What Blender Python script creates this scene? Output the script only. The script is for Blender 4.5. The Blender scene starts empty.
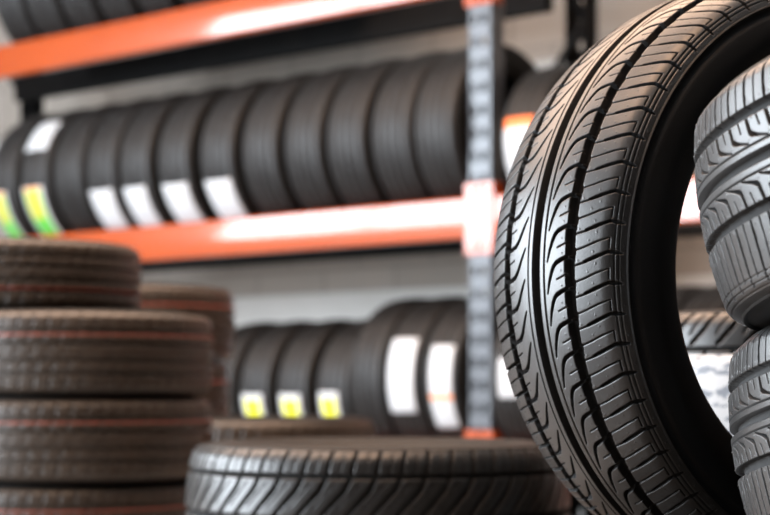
import bpy, math, random
import numpy as np
from mathutils import Matrix, Vector

random.seed(4)
SC = bpy.context.scene
COL = SC.collection
PI = math.pi

# ------------------------------------------------------------------ frame
F = 1800.0            # focal length in pixels of the 770 px wide frame
HOR = 388.0           # eye level
CAMZ = 0.548          # camera height above the floor
BETA = math.radians(41.5)             # the rack runs away to the left
D = Vector((math.cos(BETA), -math.sin(BETA), 0))      # along the rack, to the right
NB = Vector((math.sin(BETA), math.cos(BETA), 0))      # into the rack
P0 = Vector((0.339, 6.43, 0))         # foot of the visible upright, front face
UP = Vector((0, 0, 1))


def rk(u, d, z):
    """rack coordinates (along, depth, height over the floor) to the room"""
    return P0 + D * u + NB * d + UP * z


def u_of(px, d):
    k = (px - 385) / F
    X = P0.x + NB.x * d
    Y = P0.y + NB.y * d
    return (k * Y - X) / (D.x - k * D.y)


def z_of(py, Y):
    return CAMZ + (HOR - py) * Y / F


# ------------------------------------------------------------------ helpers
def empty(name, M, label=None, cat=None, group=None):
    o = bpy.data.objects.new(name, None)
    o.empty_display_size = 0.1
    COL.objects.link(o)
    o.matrix_world = M
    tag(o, label, cat, group)
    return o


def tag(o, label=None, cat=None, group=None, kind=None):
    if label: o['label'] = label
    if cat: o['category'] = cat
    if group: o['group'] = group
    if kind: o['kind'] = kind
    return o


def link(name, me, parent=None, M=None):
    o = bpy.data.objects.new(name, me)
    COL.objects.link(o)
    if parent: o.parent = parent
    if M is not None: o.matrix_local = M
    return o


def grid_mesh(name, V, wrap=False, mats=(), mi=None, flip=False, uv=None):
    """V: (n, m, 3) array of points, optionally closed along the first axis"""
    n, m, _ = V.shape
    me = bpy.data.meshes.new(name)
    i = np.arange(n if wrap else n - 1)
    j = np.arange(m - 1)
    I, J = np.meshgrid(i, j, indexing='ij')
    I2 = (I + 1) % n
    q = np.stack([I * m + J, I2 * m + J, I2 * m + J + 1, I * m + J + 1], -1).reshape(-1, 4)
    if flip: q = q[:, ::-1]
    nf = len(q)
    me.vertices.add(n * m)
    me.vertices.foreach_set('co', np.ascontiguousarray(V.reshape(-1), dtype=np.float32))
    me.loops.add(nf * 4)
    me.loops.foreach_set('vertex_index', np.ascontiguousarray(q.reshape(-1), dtype=np.int32))
    me.polygons.add(nf)
    me.polygons.foreach_set('loop_start', np.arange(0, nf * 4, 4, dtype=np.int32))
    me.polygons.foreach_set('use_smooth', np.ones(nf, dtype=bool))
    for mt in mats: me.materials.append(mt)
    if mi is not None:
        me.polygons.foreach_set('material_index', np.ascontiguousarray(np.broadcast_to(mi, I.shape).reshape(-1), dtype=np.int32))
    if uv is not None:
        l = me.uv_layers.new(name='UVMap')
        l.data.foreach_set('uv', np.ascontiguousarray(uv.reshape(-1, 2)[q.reshape(-1)].reshape(-1), dtype=np.float32))
    me.update(calc_edges=True)
    me.validate()
    return me


class MB:
    """collects boxes and prisms for ONE mesh"""
    def __init__(self):
        self.v, self.f = [], []

    def hexa(self, pts):
        b = len(self.v)
        self.v += [tuple(p) for p in pts]
        for f in ((0, 3, 2, 1), (4, 5, 6, 7), (0, 1, 5, 4), (1, 2, 6, 5), (2, 3, 7, 6), (3, 0, 4, 7)):
            self.f.append([b + k for k in f])
        return self

    def box(self, x0, x1, y0, y1, z0, z1):
        return self.hexa([(x0, y0, z0), (x1, y0, z0), (x1, y1, z0), (x0, y1, z0),
                          (x0, y0, z1), (x1, y0, z1), (x1, y1, z1), (x0, y1, z1)])

    def bar(self, a, b, w, t):
        a, b = Vector(a), Vector(b)
        ax = (b - a).normalized()
        s = ax.cross(UP if abs(ax.z) < .95 else Vector((1, 0, 0))).normalized()
        n = s.cross(ax)
        P = []
        for e in (a, b):
            for x, y in ((-1, -1), (1, -1), (1, 1), (-1, 1)):
                P.append(e + s * x * w / 2 + n * y * t / 2)
        return self.hexa(P)

    def cyl(self, c, r, h, axis='y', n=20):
        b = len(self.v)
        for k in range(n):
            a = 2 * PI * k / n
            for e in (-h / 2, h / 2):
                if axis == 'y': p = (c[0] + r * math.cos(a), c[1] + e, c[2] + r * math.sin(a))
                else: p = (c[0] + r * math.cos(a), c[1] + r * math.sin(a), c[2] + e)
                self.v.append(p)
        for k in range(n):
            k2 = (k + 1) % n
            self.f.append([b + 2 * k, b + 2 * k2, b + 2 * k2 + 1, b + 2 * k + 1])
        self.f.append([b + 2 * k for k in range(n)])
        self.f.append([b + 2 * k + 1 for k in range(n)][::-1])
        return self

    def extrude_x(self, prof, x0, x1):
        """closed (y, z) outline swept along x"""
        b = len(self.v)
        n = len(prof)
        for x in (x0, x1):
            self.v += [(x, p[0], p[1]) for p in prof]
        for k in range(n):
            k2 = (k + 1) % n
            self.f.append([b + k, b + k2, b + n + k2, b + n + k])
        c = len(self.v)
        for x in (x0, x1):
            self.v += [(x, p[0], p[1]) for p in prof]
        self.f.append([c + k for k in range(n)][::-1])
        self.f.append([c + n + k for k in range(n)])
        return self

    def build(self, name, mat, parent=None, M=None, bevel=0.0, smooth=False):
        import bmesh
        me = bpy.data.meshes.new(name)
        me.from_pydata(self.v, [], self.f)
        bm = bmesh.new(); bm.from_mesh(me)
        bmesh.ops.recalc_face_normals(bm, faces=bm.faces)
        bm.to_mesh(me); bm.free()
        me.materials.append(mat)
        if smooth:
            me.polygons.foreach_set('use_smooth', [True] * len(me.polygons))
        o = link(name, me, parent, M)
        if bevel:
            md = o.modifiers.new('bevel', 'BEVEL')
            md.width = bevel; md.segments = 2; md.limit_method = 'ANGLE'
        return o


# ------------------------------------------------------------------ materials
def new_mat(name):
    m = bpy.data.materials.new(name)
    m.use_nodes = True
    nt = m.node_tree
    return m, nt, nt.nodes['Principled BSDF']


def node(nt, t, **kw):
    n = nt.nodes.new(t)
    for k, v in kw.items():
        if k in n.inputs.keys(): n.inputs[k].default_value = v
        else: setattr(n, k, v)
    return n


def noisy(name, c1, c2, scale=8.0, rough=(0.4, 0.6), bump=0.0, bscale=200.0, metal=0.0, spec=0.5, coat=0.0, detail=6.0):
    m, nt, b = new_mat(name)
    tc = node(nt, 'ShaderNodeTexCoord')
    n = node(nt, 'ShaderNodeTexNoise', Scale=scale, Detail=detail)
    nt.links.new(tc.outputs['Object'], n.inputs['Vector'])
    r = node(nt, 'ShaderNodeValToRGB')
    r.color_ramp.elements[0].position = 0.3
    r.color_ramp.elements[1].position = 0.7
    r.color_ramp.elements[0].color = (*c1, 1)
    r.color_ramp.elements[1].color = (*c2, 1)
    nt.links.new(n.outputs['Fac'], r.inputs['Fac'])
    nt.links.new(r.outputs['Color'], b.inputs['Base Color'])
    mr = node(nt, 'ShaderNodeMapRange')
    mr.inputs['To Min'].default_value = rough[0]
    mr.inputs['To Max'].default_value = rough[1]
    nt.links.new(n.outputs['Fac'], mr.inputs['Value'])
    nt.links.new(mr.outputs['Result'], b.inputs['Roughness'])
    b.inputs['Metallic'].default_value = metal
    b.inputs['Specular IOR Level'].default_value = spec
    b.inputs['Coat Weight'].default_value = coat
    b.inputs['Coat Roughness'].default_value = 0.08
    if bump:
        n2 = node(nt, 'ShaderNodeTexNoise', Scale=bscale, Detail=3.0)
        nt.links.new(tc.outputs['Object'], n2.inputs['Vector'])
        bp = node(nt, 'ShaderNodeBump', Strength=bump, Distance=0.001)
        nt.links.new(n2.outputs['Fac'], bp.inputs['Height'])
        nt.links.new(bp.outputs['Normal'], b.inputs['Normal'])
    return m


RUB = noisy('tread_rubber', (.006, .006, .0062), (.010, .010, .0098), 14, (.31, .40), .12, 500, 0, .6)
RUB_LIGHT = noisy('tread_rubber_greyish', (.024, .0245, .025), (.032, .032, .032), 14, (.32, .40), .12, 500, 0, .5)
RUB_DULL = noisy('tread_rubber_dull', (.0045, .0045, .005), (.0075, .0075, .0077), 10, (.42, .54), 0, 100, 0, .34)
RUB_BROWN = noisy('tread_rubber_warm_lit', (.026, .0185, .013), (.038, .027, .019), 12, (.36, .46))  # brown tint puts the warm light on the stacks into the rubber colour
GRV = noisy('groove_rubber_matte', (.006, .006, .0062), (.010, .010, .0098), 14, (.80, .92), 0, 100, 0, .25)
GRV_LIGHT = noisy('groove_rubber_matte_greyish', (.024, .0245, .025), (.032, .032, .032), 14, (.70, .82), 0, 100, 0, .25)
SIDE = noisy('sidewall_rubber', (.004, .004, .004), (.006, .006, .0058), 20, (.5, .62), .08, 400, 0, .22)
LINER = noisy('liner_rubber', (.004, .004, .004), (.006, .006, .006), 30, (.6, .75), 0, 100, 0, .3)
RED = noisy('red_paint_line', (.20, .035, .02), (.28, .05, .03), 60, (.5, .6))
ORANGE = noisy('orange_beam_paint', (.28, .041, .002), (.31, .047, .003), 3, (.30, .30), 0, 100, 0, .2, 1.0)
STEEL = noisy('galvanised_steel', (.032, .038, .047), (.055, .064, .078), 30, (.28, .34), 0, 100, .15, .55)
DARK = noisy('rack_shade_black', (.004, .004, .0045), (.007, .007, .007), 20, (.7, .8), 0, 100, 0, .12)  # shade at the back of the rack put into the colour as near-black
WOOD = noisy('dark_bench_board', (.045, .040, .034), (.075, .066, .056), 6, (.5, .7))


def wall_mat():
    m, nt, b = new_mat('painted_block_wall')
    tc = node(nt, 'ShaderNodeTexCoord')
    br = node(nt, 'ShaderNodeTexBrick', Scale=1.0)
    br.inputs['Color1'].default_value = (.28, .25, .22, 1)
    br.inputs['Color2'].default_value = (.255, .228, .20, 1)
    br.inputs['Mortar'].default_value = (.20, .18, .16, 1)
    br.inputs['Mortar Size'].default_value = .008
    br.inputs['Brick Width'].default_value = .44
    br.inputs['Row Height'].default_value = .22
    mp = node(nt, 'ShaderNodeMapping')
    mp.inputs['Rotation'].default_value = (PI / 2, 0, 0)
    nt.links.new(tc.outputs['Object'], mp.inputs['Vector'])
    nt.links.new(mp.outputs['Vector'], br.inputs['Vector'])
    nz = node(nt, 'ShaderNodeTexNoise', Scale=2.0, Detail=5.0)
    nt.links.new(tc.outputs['Object'], nz.inputs['Vector'])
    mx = node(nt, 'ShaderNodeMix', data_type='RGBA', blend_type='MULTIPLY')
    mx.inputs[0].default_value = .35
    nt.links.new(br.outputs['Color'], mx.inputs[6])
    nt.links.new(nz.outputs['Color'], mx.inputs[7])
    nt.links.new(br.outputs['Color'], b.inputs['Base Color'])
    b.inputs['Roughness'].default_value = .8
    return m


WALL = wall_mat()
DADO = noisy('pale_dado_paint', (.43, .42, .40), (.49, .48, .46), 3, (.7, .8))
WHITE_WALL = noisy('white_wall_paint', (.74, .74, .73), (.80, .80, .79), 3, (.7, .8))
FLOORM = noisy('concrete_floor', (.26, .26, .26), (.34, .34, .335), 2.5, (.35, .5))


def sticker_mat(name, kind):
    m, nt, b = new_mat(name)
    uv = node(nt, 'ShaderNodeUVMap')
    sp = node(nt, 'ShaderNodeSeparateXYZ')
    nt.links.new(uv.outputs['UV'], sp.inputs['Vector'])
    white = (.43, .45, .47, 1)

    def mask(expr_in, op, val):
        n = node(nt, 'ShaderNodeMath', operation=op)
        nt.links.new(expr_in, n.inputs[0]); n.inputs[1].default_value = val
        return n.outputs[0]

    def mix(fac, a, c):
        n = node(nt, 'ShaderNodeMix', data_type='RGBA')
        nt.links.new(fac, n.inputs[0])
        if isinstance(a, tuple): n.inputs[6].default_value = a
        else: nt.links.new(a, n.inputs[6])
        if isinstance(c, tuple): n.inputs[7].default_value = c
        else: nt.links.new(c, n.inputs[7])
        return n.outputs[2]

    def rect(u0, u1, v0, v1):
        ms = [mask(sp.outputs[0], 'GREATER_THAN', u0), mask(sp.outputs[0], 'LESS_THAN', u1),
              mask(sp.outputs[1], 'GREATER_THAN', v0), mask(sp.outputs[1], 'LESS_THAN', v1)]
        r = ms[0]
        for x in ms[1:]:
            n = node(nt, 'ShaderNodeMath', operation='MULTIPLY')
            nt.links.new(r, n.inputs[0]); nt.links.new(x, n.inputs[1]); r = n.outputs[0]
        return r
    c = white
    # faint grey print: noise stretched into lines
    mp = node(nt, 'ShaderNodeMapping'); mp.inputs['Scale'].default_value = (3, 16, 1)
    nt.links.new(uv.outputs['UV'], mp.inputs['Vector'])
    nz = node(nt, 'ShaderNodeTexNoise', Scale=2.2, Detail=2.0)
    nt.links.new(mp.outputs['Vector'], nz.inputs['Vector'])
    c = mix(mask(nz.outputs['Fac'], 'GREATER_THAN', .62), c, (.36, .38, .41, 1))
    if kind == 'green':
        c = mix(rect(.12, .88, .02, .97), c, (.09, .42, .06, 1))
        c = mix(rect(.18, .80, .42, .93), c, (.42, .40, .05, 1))
        c = mix(rect(.12, .88, .93, .99), c, (.62, .30, .14, 1))
    elif kind == 'yellow':
        c = mix(rect(.16, .84, .05, .78), c, (.66, .68, .02, 1))
        c = mix(rect(.3, .95, .02, .2), c, (.22, .48, .05, 1))
    elif kind == 'orange_top':
        c = mix(rect(0, 1, .84, 1), c, (.72, .16, .03, 1))
    elif kind == 'orange_line':
        c = mix(rect(0, 1, .36, .42), c, (.72, .22, .06, 1))
    elif kind == 'scribble':
        w = node(nt, 'ShaderNodeTexNoise', Scale=9.0, Detail=6.0)
        nt.links.new(uv.outputs['UV'], w.inputs['Vector'])
        c = mix(mask(w.outputs['Fac'], 'GREATER_THAN', .54), (.47, .48, .49, 1), (.17, .19, .22, 1))
    if isinstance(c, tuple): b.inputs['Base Color'].default_value = c
    else: nt.links.new(c, b.inputs['Base Color'])
    b.inputs['Roughness'].default_value = .45
    return m


STK = {k: sticker_mat('paper_sticker_' + k, k) for k in ('white', 'green', 'yellow', 'orange_top', 'orange_line', 'scribble')}


# ------------------------------------------------------------------ tyres
def bez(p0, p1, p2, n):
    t = np.linspace(0, 1, n)[:, None]
    p0, p1, p2 = map(np.array, (p0, p1, p2))
    return (1 - t) ** 2 * p0 + 2 * t * (1 - t) * p1 + t ** 2 * p2


def smooth_line(pts, n):
    """Catmull-Rom through the points"""
    P = np.array(pts, float)
    P = np.vstack([2 * P[0] - P[1], P, 2 * P[-1] - P[-2]])
    out = []
    for i in range(1, len(P) - 2):
        t = np.linspace(0, 1, n, endpoint=False)[:, None]
        a, b, c, d = P[i - 1], P[i], P[i + 1], P[i + 2]
        out.append(.5 * (2 * b + (c - a) * t + (2 * a - 5 * b + 4 * c - d) * t ** 2 + (3 * b - a - 3 * c + d) * t ** 3))
    out.append(P[-2:-1])
    return np.vstack(out)


def carve(A, T, P, segs, soft=.35):
    """depth map: segs = (a0, t0, w0, a1, t1, w1, depth) in mm, periodic in t"""
    H = np.zeros(np.broadcast(A, T).shape)
    for (a0, t0, w0, a1, t1, w1, dp) in segs:
        da, dt = a1 - a0, t1 - t0
        L2 = da * da + dt * dt + 1e-9
        for k in range(-3, 4):
            x, y = A - a0, T + k * P - t0
            q = np.clip((x * da + y * dt) / L2, 0, 1)
            d = np.hypot(x - q * da, y - q * dt)
            w = (w0 + (w1 - w0) * q) / 2
            m = np.clip((w + soft - d) / (2 * soft), 0, 1)
            m = m * m * (3 - 2 * m)
            if dp >= 0: H = np.maximum(H, m * dp)
            elif dp <= -90: H = np.where(m > 0, np.minimum(H, H * (1 - m) + m * (-dp - 100)), H)
            else: H = np.where(m > 0, np.minimum(H, H * (1 - m) + m * dp), H)
    return H


def path(pts, dp):
    return [(p[0], p[1], p[2], q[0], q[1], q[2], dp) for p, q in zip(pts, pts[1:])]


def rot(segs, ph):
    return [(-a0, -t0 + ph, w0, -a1, -t1 + ph, w1, dp) for (a0, t0, w0, a1, t1, w1, dp) in segs]


def ring(a, w, dp):
    return [(a, -500, w, a, 500, w, dp)]


class Tyre:
    """the meshes of one kind of tyre, local axis = z; parts are shared by its copies"""
    def __init__(self, key, R, crown, s1, end, side, segs, N, nt, ns, rub, flip=False, red=None, seg=144, soft=.35, k4=0.0, groove=None):
        self.R, self.crown, self.key = R, crown, key
        half = [np.array([s, R - crown * s * s - k4 * s ** 4]) for s in np.linspace(0, s1, 24)]
        e = half[-1]
        sl = -2 * crown * s1 - 4 * k4 * s1 ** 3
        ctl = (e[0] + (end[0] - e[0]) * .62, e[1] + sl * (end[0] - e[0]) * .62)
        half = np.vstack([half, bez(e, ctl, end, 14)[1:]])
        prof = np.vstack([half[::-1] * [-1, 1], half[1:]])
        self.prof = prof
        ln = np.concatenate([[0], np.cumsum(np.hypot(*np.diff(prof, axis=0).T))])
        ln -= ln[-1] / 2
        self.amax = ln[-1]
        a = np.linspace(-ln[-1], ln[-1], ns)
        S = np.interp(a, ln, prof[:, 0]); r = np.interp(a, ln, prof[:, 1])
        ds = np.gradient(S, a); dr = np.gradient(r, a)
        nS, nR = -dr, ds
        P = 2 * PI * R / N * 1000
        self.P = P
        T = (np.arange(nt) / nt * P)[:, None]
        H = carve((a * 1000)[None, :], T, P, segs, soft) / 1000
        edge = np.clip((ln[-1] - np.abs(a)) / .002, 0, 1)
        H = np.where(H > 0, H * edge[None, :], H)
        H = np.tile(H, (N, 1))
        if flip: H = H[::-1]
        ph = np.arange(N * nt) / (N * nt) * 2 * PI
        rr = r[None, :] - H * nR[None, :]
        ss = S[None, :] - H * nS[None, :]
        V = np.stack([rr * np.cos(ph)[:, None], rr * np.sin(ph)[:, None], ss], -1)
        mats, mi = [rub], None
        if red is not None:
            mats = [rub, RED]
            am = (a[1:] + a[:-1]) / 2 * 1000
            mi = np.zeros(ns - 1, int)
            for c, w in red: mi[np.abs(am - c) < w / 2] = 1
            mi = mi[None, :]
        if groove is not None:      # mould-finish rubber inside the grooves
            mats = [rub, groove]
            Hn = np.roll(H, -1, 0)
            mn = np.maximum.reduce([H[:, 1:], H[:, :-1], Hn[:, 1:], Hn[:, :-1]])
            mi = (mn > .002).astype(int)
        self.tread = grid_mesh('tread', V, True, mats, mi)
        # sidewalls (outside skin, round the bead) and liner
        pts = smooth_line([end] + list(side), 5)
        ph = np.linspace(0, 2 * PI, seg, endpoint=False)
        c, s = np.cos(ph)[:, None], np.sin(ph)[:, None]

        def lathe(nm, pl, mat, fl):
            pl = np.array(pl)
            V = np.stack([pl[None, :, 1] * c, pl[None, :, 1] * s, np.broadcast_to(pl[None, :, 0], (seg, len(pl)))], -1)
            return grid_mesh(nm, V, True, [mat], None, fl)
        self.sw_a = lathe('sidewall', pts, SIDE, False)
        self.sw_b = lathe('sidewall', pts * [-1, 1], SIDE, True)
        b = np.array(side[-1])
        w, rb = b[0], b[1]
        bulge = max(p[0] for p in side) - .011
        inn = [(w, rb), (bulge, rb + .04), (bulge - .006, end[1] - .02), (s1 * .7, R - .026), (0, R - .020)]
        inn = smooth_line(inn, 5)
        inn = np.vstack([inn, inn[::-1][1:] * [-1, 1]])
        self.liner = lathe('inner_liner', inn, LINER, False)
        self.halfw = max(p[0] for p in side)

    def rad(self, s):
        return float(np.interp(s, self.prof[:, 0], self.prof[:, 1]))

    def place(self, M, label, group=None, scale=None):
        o = empty('tyre', M, label, 'tyre', group)
        link('tread', self.tread, o)
        link('sidewall', self.sw_a, o)
        link('sidewall', self.sw_b, o)
        link('inner_liner', self.liner, o)
        return o

    def sticker(self, tyre, kind, s0, s1, a0, a1, label, name='sticker', wob=0.0):
        nu, nv = 10, 18
        S = np.linspace(s0, s1, nu); A = np.linspace(a0, a1, nv)
        V = np.zeros((nv, nu, 3)); UV = np.zeros((nv, nu, 2))
        rg = np.random.default_rng(7)
        for i, al in enumerate(A):
            for j, s in enumerate(S):
                r = self.rad(s) + .002 + wob * rg.random()
                V[i, j] = (r * math.cos(al), r * math.sin(al), s)
                UV[i, j] = (1 - j / (nu - 1), i / (nv - 1))
        me = grid_mesh(name, V, False, [STK[kind]], None, False, UV)
        o = link(name, me, tyre)
        md = o.modifiers.new('thickness', 'SOLIDIFY'); md.thickness = .0008
        o['label'] = label
        return o


def frame_of(z, x, loc):
    z = Vector(z).normalized(); x = Vector(x)
    x = (x - z * x.dot(z)).normalized()
    y = z.cross(x)
    M = Matrix((x, y, z)).transposed().to_4x4()
    M.translation = Vector(loc)
    return M


# --- tread patterns -------------------------------------------------
def hero_pattern():
    C = 3.5
    sh = path([(58, -8.5, 1.0), (70, -5.6, 1.1)], 4)
    sh += path([(70, -5.2, 2.2), (82, -.8, 3.2), (97, 4.5, 3.0)], 6)
    sh += path([(97, 4.5, 2.4), (102, 4.3, 4.6), (111, 3.0, 1.6)], 3.5)
    sh += path([(58, 6.8, .9), (72, 11, 1.0), (84, 15.5, 1.3), (98, 19.5, .9)], 3)
    sh += path([(98, 19.5, .9), (98, 8.5, .9)], 2.5)
    sh += ring(103.2, 1.0, 2) + ring(107.8, 1.0, 2)
    ra = path([(47, 1, 3.2), (40, -1.5, 3.5), (34, -4.3, 3.6), (30.5, -8, 3.4), (28, -13, 3.0), (24.5, -23, 2.2), (21.5, -35, .7)], 7.5)
    ra += path([(46, -17, .8), (35, -21, .7)], 3)
    rb = path([(47, 1, 3.2), (41, -.5, 3.5), (34, -3, 3.6), (29, -8, 3.4), (26, -13, 3.0), (20, -24, 2.2), (15.5, -32, .7)], 7.5)
    rb += path([(46, -17, .8), (36, -21, .7)], 3)
    sl = path([(57, -9, 3.2), (70, -5.2, 3.4)], 6) + sh[1:]
    both = sh + ra + rot(sl + rb, 13.5)
    both += ring(C, 12, 8.5) + ring(C + 13, 1.3, 3) + ring(C - 13, 1.3, 3) + ring(52.3, 11.5, 8.5) + ring(-52.3, 11.5, 8.5)
    # zig-zag flanks of the outer grooves
    zz = path([(58.2, -7, .2), (59.2, 8, 1.6)], 7) + path([(46.2, -1, 1.6), (45.6, -16, .2)], 6)
    both += zz + rot(zz, 13.5)
    # little rubber vent spews (raised) and stone ejectors in the grooves
    dots = []
    for a, t in ((62, -3.5), (80, 5.0), (83, -7.0), (74, 17.0), (40, -12), (41, 5), (112, 12)):
        dots.append((a, t, 1.1, a + .1, t, 1.1, -.8))
    dots.append((48.8, 1, 2.2, 48.9, 2.0, 2.2, -102.5))
    return both + dots + rot(dots, 13.5)


def stack_pattern():
    """groove pattern sits off the middle: narrow shoulder above, broad one below"""
    O = 12
    sh = path([(45, 0, 2.6), (58, -.6, 2.8), (74, 0, 2.4), (96, 2.5, 1.6)], 6)
    sh += path([(44, 13.2, 1.0), (64, 12.8, 1.1), (90, 14.5, 1.0)], 4)
    up = path([(37, -.4, 3.0), (22, 4, 3.6), (20, 6.5, 3.6), (17.5, 13, 1.8), (13.2, 27, .6)], 7)
    up += path([(35, 14, 1.0), (25, 17.5, .9)], 4)
    up += ring(11.5, 1.3, 3)
    both = up + sh + rot(up + sh, 9)
    for a in (-88, -94, -100): both += ring(a, .9, 1.5)
    both += ring(40, 9.5, 8) + ring(0, 10, 8) + ring(-40, 9.5, 8)
    dots = [(a, t, 1.0, a + .1, t, 1.0, -.8) for a, t in ((48, 5), (49, 20), (70, 6), (72, 20), (33, 8), (16, 2))]
    both += dots + rot(dots, 9)
    return [(q[0] + O, q[1], q[2], q[3] + O, q[4], q[5], q[6]) for q in both]


def diagonal_pattern():
    s = path([(116, 8, 3), (92, 3, 4.2), (72, -1, 5)], 7)
    s += path([(64, -3, 6), (46, -12, 7), (4, -52, 5)], 7.5)
    s += path([(106, 27, 1.2), (74, 20, 1.2)], 3)
    s += path([(58, 14, 1.2), (20, -22, 1.2)], 3)
    m = [(-a0, t0, w0, -a1, t1, w1, dp) for (a0, t0, w0, a1, t1, w1, dp) in s]
    return s + m + ring(68, 7, 8) + ring(-68, 7, 8) + ring(0, 9, 8)


def slanted_pattern():
    s = path([(112, 18, 4), (84, 4, 4.5), (60, -18, 5)], 7)
    s += path([(47, 6, 5), (30, 6, 4)], 6) + path([(24, 0, 4), (6, -16, 4)], 6)
    s += path([(104, -4, 2), (74, -22, 2)], 4)
    return s + rot(s, 9) + ring(52, 5, 7) + ring(-52, 5, 7) + ring(0, 8, 8)


def road_pattern(W):
    k = W / 100
    s = path([(96 * k, 6, 2.5), (60 * k, 0, 3.5)], 6) + path([(46 * k, -2, 3), (26 * k, -8, 3)], 5) + path([(18 * k, 4, 2.5), (2, 10, 2.5)], 4)
    m = rot(s, 7)
    return s + m + ring(52 * k, 9, 8) + ring(-52 * k, 9, 8) + ring(20 * k, 8, 8) + ring(-20 * k, 8, 8)


def rib_pattern(W):
    k = W / 100
    s = path([(96 * k, 5, 2.0), (66 * k, 0, 2.6)], 4)
    return s + rot(s, 8) + ring(58 * k, 8, 7) + ring(-58 * k, 8, 7) + ring(20 * k, 7, 7) + ring(-20 * k, 7, 7)


def side_profile(end, bulge, rb):
    """sidewall from the shoulder to the bead toe"""
    s, r = end
    hgt = r - rb
    return [(s + .0024, r - .0012), (s + .0016, r - .0032), (s + .0002, r - .0052), (s + .0008, r - .010), (s + (bulge - s) * .55, r - hgt * .2),
            (bulge, r - hgt * .42), (bulge - .003, r - hgt * .62), (bulge - .011, r - hgt * .83),
            (bulge - .018, rb + .004), (bulge - .024, rb), (bulge - .036, rb + .002)]


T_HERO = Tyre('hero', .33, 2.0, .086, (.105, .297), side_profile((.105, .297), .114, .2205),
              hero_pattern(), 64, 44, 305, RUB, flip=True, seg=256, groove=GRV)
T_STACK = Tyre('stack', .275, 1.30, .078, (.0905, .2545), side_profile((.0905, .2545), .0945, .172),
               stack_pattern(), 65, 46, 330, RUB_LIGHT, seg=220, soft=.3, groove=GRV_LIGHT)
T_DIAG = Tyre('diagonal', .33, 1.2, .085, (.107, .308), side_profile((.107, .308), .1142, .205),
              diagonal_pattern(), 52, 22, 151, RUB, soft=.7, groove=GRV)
T_LINE = Tyre('lined', .30, 1.2, .067, (.0815, .279), side_profile((.0815, .279), .0885, .190),
              road_pattern(84), 58, 14, 121, RUB_BROWN, red=[(36, 3.5)], soft=.9)
T_TOP = Tyre('narrow', .26, 1.2, .058, (.071, .240), side_profile((.071, .240), .078, .166),
             road_pattern(73), 50, 14, 101, RUB_BROWN, red=[(31, 4)], soft=.9)
T_MID = Tyre('mid', .30, 1.2, .080, (.096, .279), side_profile((.096, .279), .104, .190),
             road_pattern(100), 54, 12, 101, RUB_BROWN, red=[(44, 4)], soft=.9)
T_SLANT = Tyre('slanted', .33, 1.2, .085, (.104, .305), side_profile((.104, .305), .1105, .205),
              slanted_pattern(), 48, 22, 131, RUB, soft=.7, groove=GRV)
T_WIDE = Tyre('wide', .30, 1.2, .093, (.110, .279), side_profile((.110, .279), .1185, .190),
              road_pattern(110), 54, 12, 81, RUB_BROWN, soft=.9)
T_SHELF = Tyre('shelf', .335, 1.3, .079, (.095, .312), side_profile((.095, .312), .104, .205),
               rib_pattern(95), 64, 10, 81, RUB_DULL, soft=.9)
T_SMALL = Tyre('small', .285, 1.2, .070, (.084, .264), side_profile((.084, .264), .092, .178),
               rib_pattern(84), 56, 10, 71, RUB_DULL, soft=.9)
T_LOWER = Tyre('lower', .315, 1.2, .068, (.082, .293), side_profile((.082, .293), .090, .203),
               rib_pattern(82), 60, 10, 71, RUB_DULL, soft=.9)

# --- the large tyre standing in front --------------------------------
h = Vector((.5425, -.8401, .0016)).normalized()
hc = Vector((.431, 2.0053, .1184 + CAMZ)) + h * (-.005)
lft = Vector((-.8401, -.5425, 0))
hero = T_HERO.place(frame_of(h, lft, hc) @ Matrix.Rotation(-.032, 4, 'Z'), 'large upright black tyre in sharp focus with deep curved tread grooves, foreground')

# --- leaning pair at the right edge ----------------------------------
def leaned(a, b):
    return Vector((-math.sin(a), -math.sin(b), 1)).normalized()


k = .965
nU = leaned(.1516, -.1502)
cU = (Vector((.5689, 1.6149, .1971)) + nU * .004) * k + UP * CAMZ
T_STACK.place(frame_of(nU, (-1, -.3, 0), cU), 'upper tyre of the tilted pair at the right edge, grey tread in focus', 'tilted tyres beside the large upright tyre')
nL = leaned(.1002, -.1754)
cL = (Vector((.6186, 1.7307, -.0041)) - nL * .019) * k + UP * CAMZ
T_STACK.place(frame_of(nL, (-1, -.25, .1), cL), 'lower tyre of the tilted pair at the right edge, carrying the upper one', 'tilted tyres beside the large upright tyre')

# --- lying stacks ----------------------------------------------------
def lie(T, x, y, zc, ang, label, group=None, flip=False):
    z = Vector((0, 0, -1 if flip else 1))
    return T.place(frame_of(z, (math.cos(ang), math.sin(ang), 0), (x, y, zc)), label, group)


w = T_DIAG.halfw
lie(T_DIAG, -.012, 3.10, w, .3, 'tyre lying on the floor under the wide diagonal-treaded tyre at bottom centre', 'tyres stacked at the bottom centre')
lie(T_DIAG, -.012, 3.10, 3 * w, 0, 'tyre lying flat at bottom centre, diagonal tread grooves, bluish light on its left', 'tyres stacked at the bottom centre')

w = T_LINE.halfw
names = ['tyre at the very bottom of the left stack, on the floor',
         'fourth tyre down in the left stack, cut by the bottom of the photo',
         'third tyre down in the left stack, with a thin red line round its tread',
         'second tyre down in the left stack, red-lined, directly under the shifted top tyre',
         'top tyre of the left stack, shifted to the left of those below']
offs = [(.0, .0), (-.012, .01), (0, 0), (.002, 0)]
for i in range(4):
    lie(T_LINE, -.672 + offs[i][0], 3.88 + offs[i][1], w * (2 * i + 1), .7 * i, names[i], 'brown-lit tyres stacked at the left')
lie(T_TOP, -.80, 3.98, 8 * w + T_TOP.halfw, 0, names[4], 'brown-lit tyres stacked at the left', flip=True)

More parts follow.
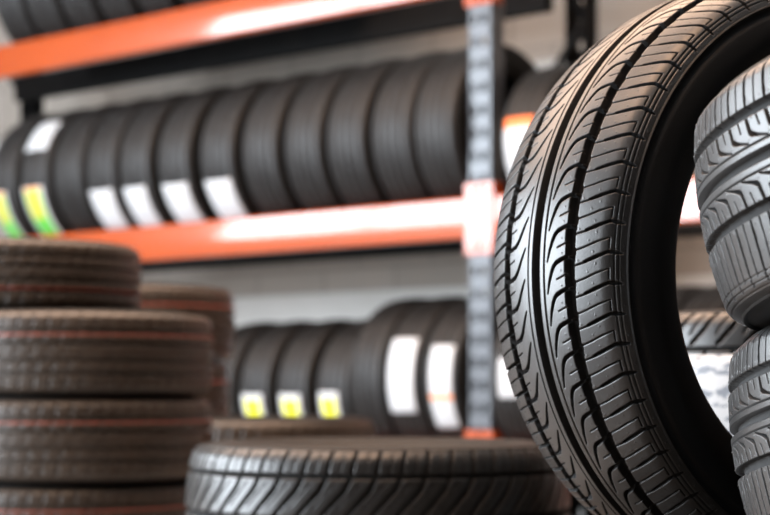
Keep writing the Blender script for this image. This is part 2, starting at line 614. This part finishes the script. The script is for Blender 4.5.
w = T_MID.halfw
names = ['bottom tyre of the stack standing behind the left stack', 'second tyre from the floor in the stack behind the left stack',
         'third tyre from the floor in the stack behind the left stack', 'top tyre of the stack that peeks out behind the left stack']
for i in range(4):
    lie(T_MID, -.725 + (-.02, .01, -.015, 0)[i], 5.1, w * (2 * i + 1), 1.1 * i, names[i], 'tyres stacked behind the left stack')

w = T_WIDE.halfw
for i, nm in enumerate(('lower tyre of the low pile between the left stack and the rack', 'brown-lit tyre on top of the low pile behind the bottom centre tyre')):
    lie(T_WIDE, -.317, 4.62, w * (2 * i + 1), i, nm, 'low pile of tyres in front of the rack')

w = T_SLANT.halfw
names = ['bottom tyre of the stack behind the large upright tyre', 'middle tyre of the stack behind the large upright tyre',
         'top tyre of the stack seen through the large upright tyre, white paper on its tread']
for i in range(3):
    o = lie(T_SLANT, .665, 2.83, w * (2 * i + 1), .5 * i, names[i], 'tyres stacked behind the upright tyre')
T_SLANT.sticker(o, 'scribble', -.095, .043, math.radians(-147) - 1.0, math.radians(-96) - 1.0, 'white printed paper wrapped on the tread', 'paper_wrap', .0)

# ------------------------------------------------------------------ rack
Z_LOW, Z_MID, Z_TOP = CAMZ - .200, CAMZ + .686, CAMZ + 1.578     # tops of the beams
BH = .147
GAP0, GAP1 = .05, .47
BAY = 3.40
RM = Matrix((D, NB, UP)).transposed().to_4x4()
RM.translation = P0
rack = empty('pallet_rack', RM, 'tall pallet rack with orange beams and perforated grey uprights along the wall', 'rack')


def upright(u, d0, mat, depth_sign=1, H=2.75, name='upright'):
    m = MB()
    W = .098
    pitch, sh = .082, .036
    y0, y1 = (d0, d0 + .003) if depth_sign > 0 else (d0 - .003, d0)
    xs = [(-W / 2, -.036), (-.016, .006), (.030, W / 2)]
    for a, b in xs: m.box(u + a, u + b, y0, y1, 0, H)
    n = int(H / pitch)
    for i in range(n + 1):
        za = i * pitch
        zb = min(za + pitch - sh, H)
        if zb <= za: continue
        m.box(u - .036, u - .016, y0, y1, za, zb)
        m.box(u + .006, u + .030, y0, y1, za, zb)
    e = depth_sign * .075
    for x in (-W / 2, W / 2 - .003):
        m.box(u + x, u + x + .003, min(d0, d0 + e), max(d0, d0 + e), 0, H)
    o = m.build(name, mat, rack)
    f = MB().box(u - .07, u + .07, d0 - .03 if depth_sign > 0 else d0 - .09, d0 + .09 if depth_sign > 0 else d0 + .03, 0, .008).build('foot_plate', mat, o)
    return o


FD, RD = 0.0, .585
for u in (-BAY, 0, BAY):
    upright(u, FD, STEEL, 1)
    upright(u, RD + .075, DARK, -1)
    m = MB()
    zz = [.2, .75, 1.35, 1.95, 2.55]
    for i, (za, zb) in enumerate(zip(zz, zz[1:])):
        ya, yb = (.06, RD + .02) if i % 2 == 0 else (RD + .02, .06)
        m.bar((u + .03, ya, za), (u + .03, yb, zb), .03, .012)
    for za in (.12, 2.65): m.bar((u + .03, .06, za), (u + .03, RD + .02, za), .03, .012)
    m.build('brace', DARK, rack)


def beam_profile(y0, y1, z1, hgt, r=.010):
    """box beam with a rolled lip: rounded outline"""
    z0 = z1 - hgt
    pts = []
    for cy, cz, a0 in ((y1 - r, z1 - r, 0), (y0 + r, z1 - r, 90), (y0 + r, z0 + r, 180), (y1 - r, z0 + r, 270)):
        for i in range(6):
            a = math.radians(a0 + 90 * i / 5)
            pts.append((cy + r * math.cos(a), cz + r * math.sin(a)))
    return pts


for zt in (Z_LOW, Z_MID, Z_TOP):
    for u0 in (-BAY, 0):
        m = MB()
        m.extrude_x(beam_profile(0, GAP0, zt, BH), u0 + .057, u0 + BAY - .057)
        b = m.build('beam', ORANGE, rack)
        b.data.polygons.foreach_set('use_smooth', [True] * len(b.data.polygons))
        for ue, sg in ((u0, 1), (u0 + BAY, -1)):
            c = MB()
            x0, x1 = sorted((ue + sg * .002, ue + sg * .066))
            c.box(x0, x1, -.007, 0, zt - BH - .062, zt + .048)
            x0, x1 = sorted((ue + sg * .057, ue + sg * .064))
            c.box(x0, x1, -.007, GAP0, zt - BH - .062, zt + .048)
            for zc in (zt + .02, zt - BH - .03):
                c.cyl((ue + sg * .03, -.010, zc), .008, .008)
            c.build('beam_connector', ORANGE, b, bevel=.002)
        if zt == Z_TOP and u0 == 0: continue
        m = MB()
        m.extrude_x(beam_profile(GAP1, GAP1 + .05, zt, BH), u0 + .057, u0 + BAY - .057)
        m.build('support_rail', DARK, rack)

GM = (GAP0 + GAP1) / 2
GH = (GAP1 - GAP0) / 2 + .004


def stand(T, u, zt, roll, label, group):
    R = T.R
    hgt = math.sqrt(R * R - GH * GH) + .0035
    X = -NB
    M = frame_of(-D, -NB, rk(u, GM, zt + hgt))
    M = M @ Matrix.Rotation(roll, 4, 'Z')
    o = T.place(M, label, group)
    return o


ORD = ['first', 'second', 'third', 'fourth', 'fifth', 'sixth', 'seventh', 'eighth', 'ninth', 'tenth', 'eleventh', 'twelfth', 'thirteenth']


def stick_px(T, o, u, zt, kind, x0, x1, y0, y1, label, roll=0.0, name='sticker'):
    """a sticker on a shelf tyre, given its outline in the photo"""
    R = T.R
    c = rk(u, GM, zt + math.sqrt(R * R - GH * GH) + .0035)
    front = c - NB * R

    def ang(py):
        al = 0.0
        for _ in range(12):
            p = c - NB * R * math.cos(al)
            z = z_of(py, p.y)
            al = math.asin(max(-.99, min(.99, (z - c.z) / R)))
        return al
    al = (ang(y0) + ang(y1)) / 2
    d = GM - R * math.cos(al)
    sa, sb = u_of(x0, d) - u, u_of(x1, d) - u
    hw = T.halfw - .028
    sa, sb = max(-hw, min(hw, sa)), max(-hw, min(hw, sb))
    T.sticker(o, kind, -sb, -sa, ang(y1) - roll, ang(y0) - roll, label, name)


mid_px = [432, 388, 342, 299, 256, 213, 170, 131, 97, 64, 31, -1]
mid = []
for i, px in enumerate(mid_px):
    u = u_of(px, GM - T_SHELF.R)
    if i == 0: u = min(u, -.166)
    if mid: u = min(u, mid[-1][1] - .2085)
    extra = {5: ', white sticker low on its tread', 6: ', white sticker low on its tread', 7: ', white sticker low on its tread', 8: ', white sticker low on its tread',
             10: ', green and white stickers', 11: ', green sticker, cut off'}.get(i, ', no sticker')
    o = stand(T_SHELF, u, Z_MID, 0, 'tyre on the middle shelf, %s left of the post%s' % (ORD[i], extra), 'tyres on the middle shelf')
    mid.append((o, u))
for i, x0, x1, y0, y1, kd, lb in ((5, 200, 241, 180, 220, 'white', 'white sticker'), (6, 157, 196, 184, 225, 'white', 'white sticker'),
                                  (7, 115, 152, 187, 228, 'white', 'white sticker'), (8, 82, 118, 190, 229, 'white', 'white sticker'),
                                  (10, 15, 49, 187, 237, 'green', 'green and yellow sticker'), (10, 21, 56, 122, 150, 'white', 'small white sticker'),
                                  (11, -14, 13, 192, 240, 'green', 'green and yellow sticker')):
    o, u = mid[i]
    stick_px(T_SHELF, o, u, Z_MID, kd, x0, x1, y0, y1, lb)
# next bay
u = .190
o = stand(T_SMALL, u, Z_MID, 0, 'tyre on the middle shelf right of the grey post, white sticker with orange top', 'tyres on the middle shelf')
stick_px(T_SMALL, o, u, Z_MID, 'orange_top', 499, 535, 117, 182, 'white sticker with orange top')

top_px = [263, 221, 178, 138, 101, 66, 33, 2]
prev = None
for i, px in enumerate(top_px):
    u = u_of(px, GM - T_SHELF.R)
    if prev is not None: u = min(u, prev - .2085)
    prev = u
    stand(T_SHELF, u, Z_TOP, 0, 'dark tyre on the top shelf above the upper orange beam, %s from the right' % ORD[i], 'tyres on the top shelf')

low = [(447, T_LOWER, 'orange_line', 'large tyre on the bottom shelf next to the grey post, long white sticker'),
       (408, T_LOWER, 'white', 'large tyre with long white sticker on the bottom shelf, second left of the post'),
       (371, T_LOWER, None, 'large tyre without sticker on the bottom shelf, third left of the post'),
       (330, T_SMALL, 'yellow', 'small tyre with yellow sticker on the bottom shelf, beside the large ones'),
       (290, T_SMALL, 'yellow', 'small tyre with yellow sticker on the bottom shelf, middle of the three'),
       (252, T_SMALL, 'yellow', 'small tyre with yellow sticker on the bottom shelf, leftmost of the three'),
       (216, T_SMALL, None, 'small tyre on the bottom shelf half hidden behind the brown-lit stack'),
       ]
prev = None
boxes = {447: (429, 463, 345, 428), 408: (386, 421, 338, 413), 330: (314, 339, 392, 421), 290: (277, 301, 394, 420), 252: (239, 263, 394, 420)}
pw = 0
for px, T, kd, lb in low:
    u = u_of(px, GM - T.R)
    if prev is None: u = min(u, -.152)
    else: u = min(u, prev - pw - T.halfw - .001)
    prev, pw = u, T.halfw
    o = stand(T, u, Z_LOW, 0, lb, 'tyres on the bottom shelf')
    if kd:
        x0, x1, y0, y1 = boxes[px]
        stick_px(T, o, u, Z_LOW, kd, x0, x1, y0, y1, 'yellow and white sticker' if kd == 'yellow' else 'long white sticker')
for i in range(6):
    u = .155 + .1815 * i
    lb = 'tyre on the bottom shelf right of the grey post, white sticker on its tread' if i == 0 else \
        'tyre on the bottom shelf behind the large upright tyre, %s right of the post' % ORD[i]
    o = stand(T_LOWER, u, Z_LOW, 0, lb, 'tyres on the bottom shelf')
    if i == 0: stick_px(T_LOWER, o, u, Z_LOW, 'white', 498, 522, 358, 398, 'white sticker')

# ------------------------------------------------------------------ bench under the sharp tyres (below the frame)
zb = hc.z - .3302
bn = empty('low_bench', Matrix.Translation((.56, 1.85, 0)), 'low wooden bench that carries the large upright tyre', 'bench')
MB().box(-.42, .48, -.62, .62, zb - .04, zb).build('bench_top', WOOD, bn, bevel=.004)
for sx in (-.38, .44):
    for sy in (-.57, .57):
        MB().box(sx - .035, sx + .035, sy - .035, sy + .035, 0, zb - .04).build('leg', WOOD, bn)

# ------------------------------------------------------------------ room
FL = MB().box(-6.5, 7.5, -3.0, 13, -.1, 0).build('floor', FLOORM); tag(FL, kind='structure')
WD = 1.05
wb = MB()
wb.box(-7.5, 4.5, 0, .15, 0, 4.2)
o = wb.build('wall_back', WALL, None, RM @ Matrix.Translation((0, WD, 0))); tag(o, kind='structure')
MW = RM @ Matrix.Translation((0, WD, 0))
o = MB().box(-7.5, 4.5, -.02, 0, 0, CAMZ + .44).build('trim_1', DADO, None, MW); tag(o, kind='structure')
o = MB().box(-7.5, 4.5, -.03, 0, CAMZ + 1.22, CAMZ + 1.37).build('trim_2', DADO, None, MW, bevel=.006); tag(o, kind='structure')
o = MB().box(-6.5, 7.5, -3, 13, 4.2, 4.3).build('ceiling', WHITE_WALL); tag(o, kind='structure')
wl = MB()
WX0, WX1 = -5.65, -5.5
D0, D1, DH = .7, 4.85, 3.1          # open roller door
Y0, Y1, Z0, Z1 = 5.15, 7.2, 1.45, 3.1    # window
wl.box(WX0, WX1, -3, D0, 0, 4.2); wl.box(WX0, WX1, D0, D1, DH, 4.2); wl.box(WX0, WX1, D1, Y0, 0, 4.2)
wl.box(WX0, WX1, Y0, Y1, 0, Z0); wl.box(WX0, WX1, Y0, Y1, Z1, 4.2); wl.box(WX0, WX1, Y1, 13, 0, 4.2)
o = wl.build('wall_left', WHITE_WALL); tag(o, kind='structure')


def area(name, loc, tgt, sx, sy, power, col):
    l = bpy.data.lights.new(name, 'AREA')
    l.shape = 'RECTANGLE'; l.size = sx; l.size_y = sy; l.energy = power; l.color = col
    o = bpy.data.objects.new(name, l); COL.objects.link(o)
    o.location = loc
    o.rotation_euler = (Vector(tgt) - Vector(loc)).to_track_quat('-Z', 'Y').to_euler()
    return o


wf = MB()
for y in (Y0, (Y0 + Y1) / 2, Y1): wf.box(-5.62, -5.54, y - .025, y + .025, Z0, Z1)
for z in (Z0, Z1): wf.box(-5.62, -5.54, Y0, Y1, z - .025, z + .025)
o = wf.build('window_1', WHITE_WALL); tag(o, kind='structure')
o = MB().box(-5.72, -5.42, D0 - .08, D0, 0, DH + .08).box(-5.72, -5.42, D1, D1 + .08, 0, DH + .08).box(-5.72, -5.42, D0 - .08, D1 + .08, DH, DH + .08).build('door_1', DARK)
tag(o, kind='structure')
DAY = (.84, .92, 1.0)
area('door_daylight', (-5.68, (D0 + D1) / 2, DH / 2), (0, (D0 + D1) / 2, DH / 2), D1 - D0, DH, 960, DAY)
area('window_daylight', (-5.66, (Y0 + Y1) / 2, (Z0 + Z1) / 2), (0, (Y0 + Y1) / 2, (Z0 + Z1) / 2), Y1 - Y0, Z1 - Z0, 268, DAY)
area('ceiling_lamp', (-1.6, 4.5, 3.3), (-1.6, 4.5, 0), 5.0, 2.4, 300, (1.0, .64, .42))
area('ceiling_lamp', (-1.0, 1.7, 4.1), (-1.0, 1.7, 0), 3.2, 1.2, 150, (1.0, .60, .36))

W = bpy.data.worlds.new('room_air')
SC.world = W
W.use_nodes = True
W.node_tree.nodes['Background'].inputs[0].default_value = (.62, .68, .78, 1)
W.node_tree.nodes['Background'].inputs[1].default_value = .03

# ------------------------------------------------------------------ camera
cd = bpy.data.cameras.new('camera')
cam = bpy.data.objects.new('camera', cd)
COL.objects.link(cam)
cam.location = (0, 0, CAMZ)
cam.rotation_euler = (PI / 2, 0, 0)
cd.sensor_fit = 'HORIZONTAL'
cd.sensor_width = 36
cd.lens = F / 770 * 36
cd.shift_y = (HOR - 257.5) / 770
cd.clip_start = .05
cd.dof.use_dof = True
cd.dof.focus_distance = 1.69
cd.dof.aperture_fstop = 5.8
SC.camera = cam

vs = SC.view_settings
vs.view_transform = 'Standard'
vs.look = 'None'
vs.exposure = 0.0
vs.gamma = 1.0
vs.use_curve_mapping = False
SC.cycles.use_denoising = True
SC.cycles.sample_clamp_indirect = 8
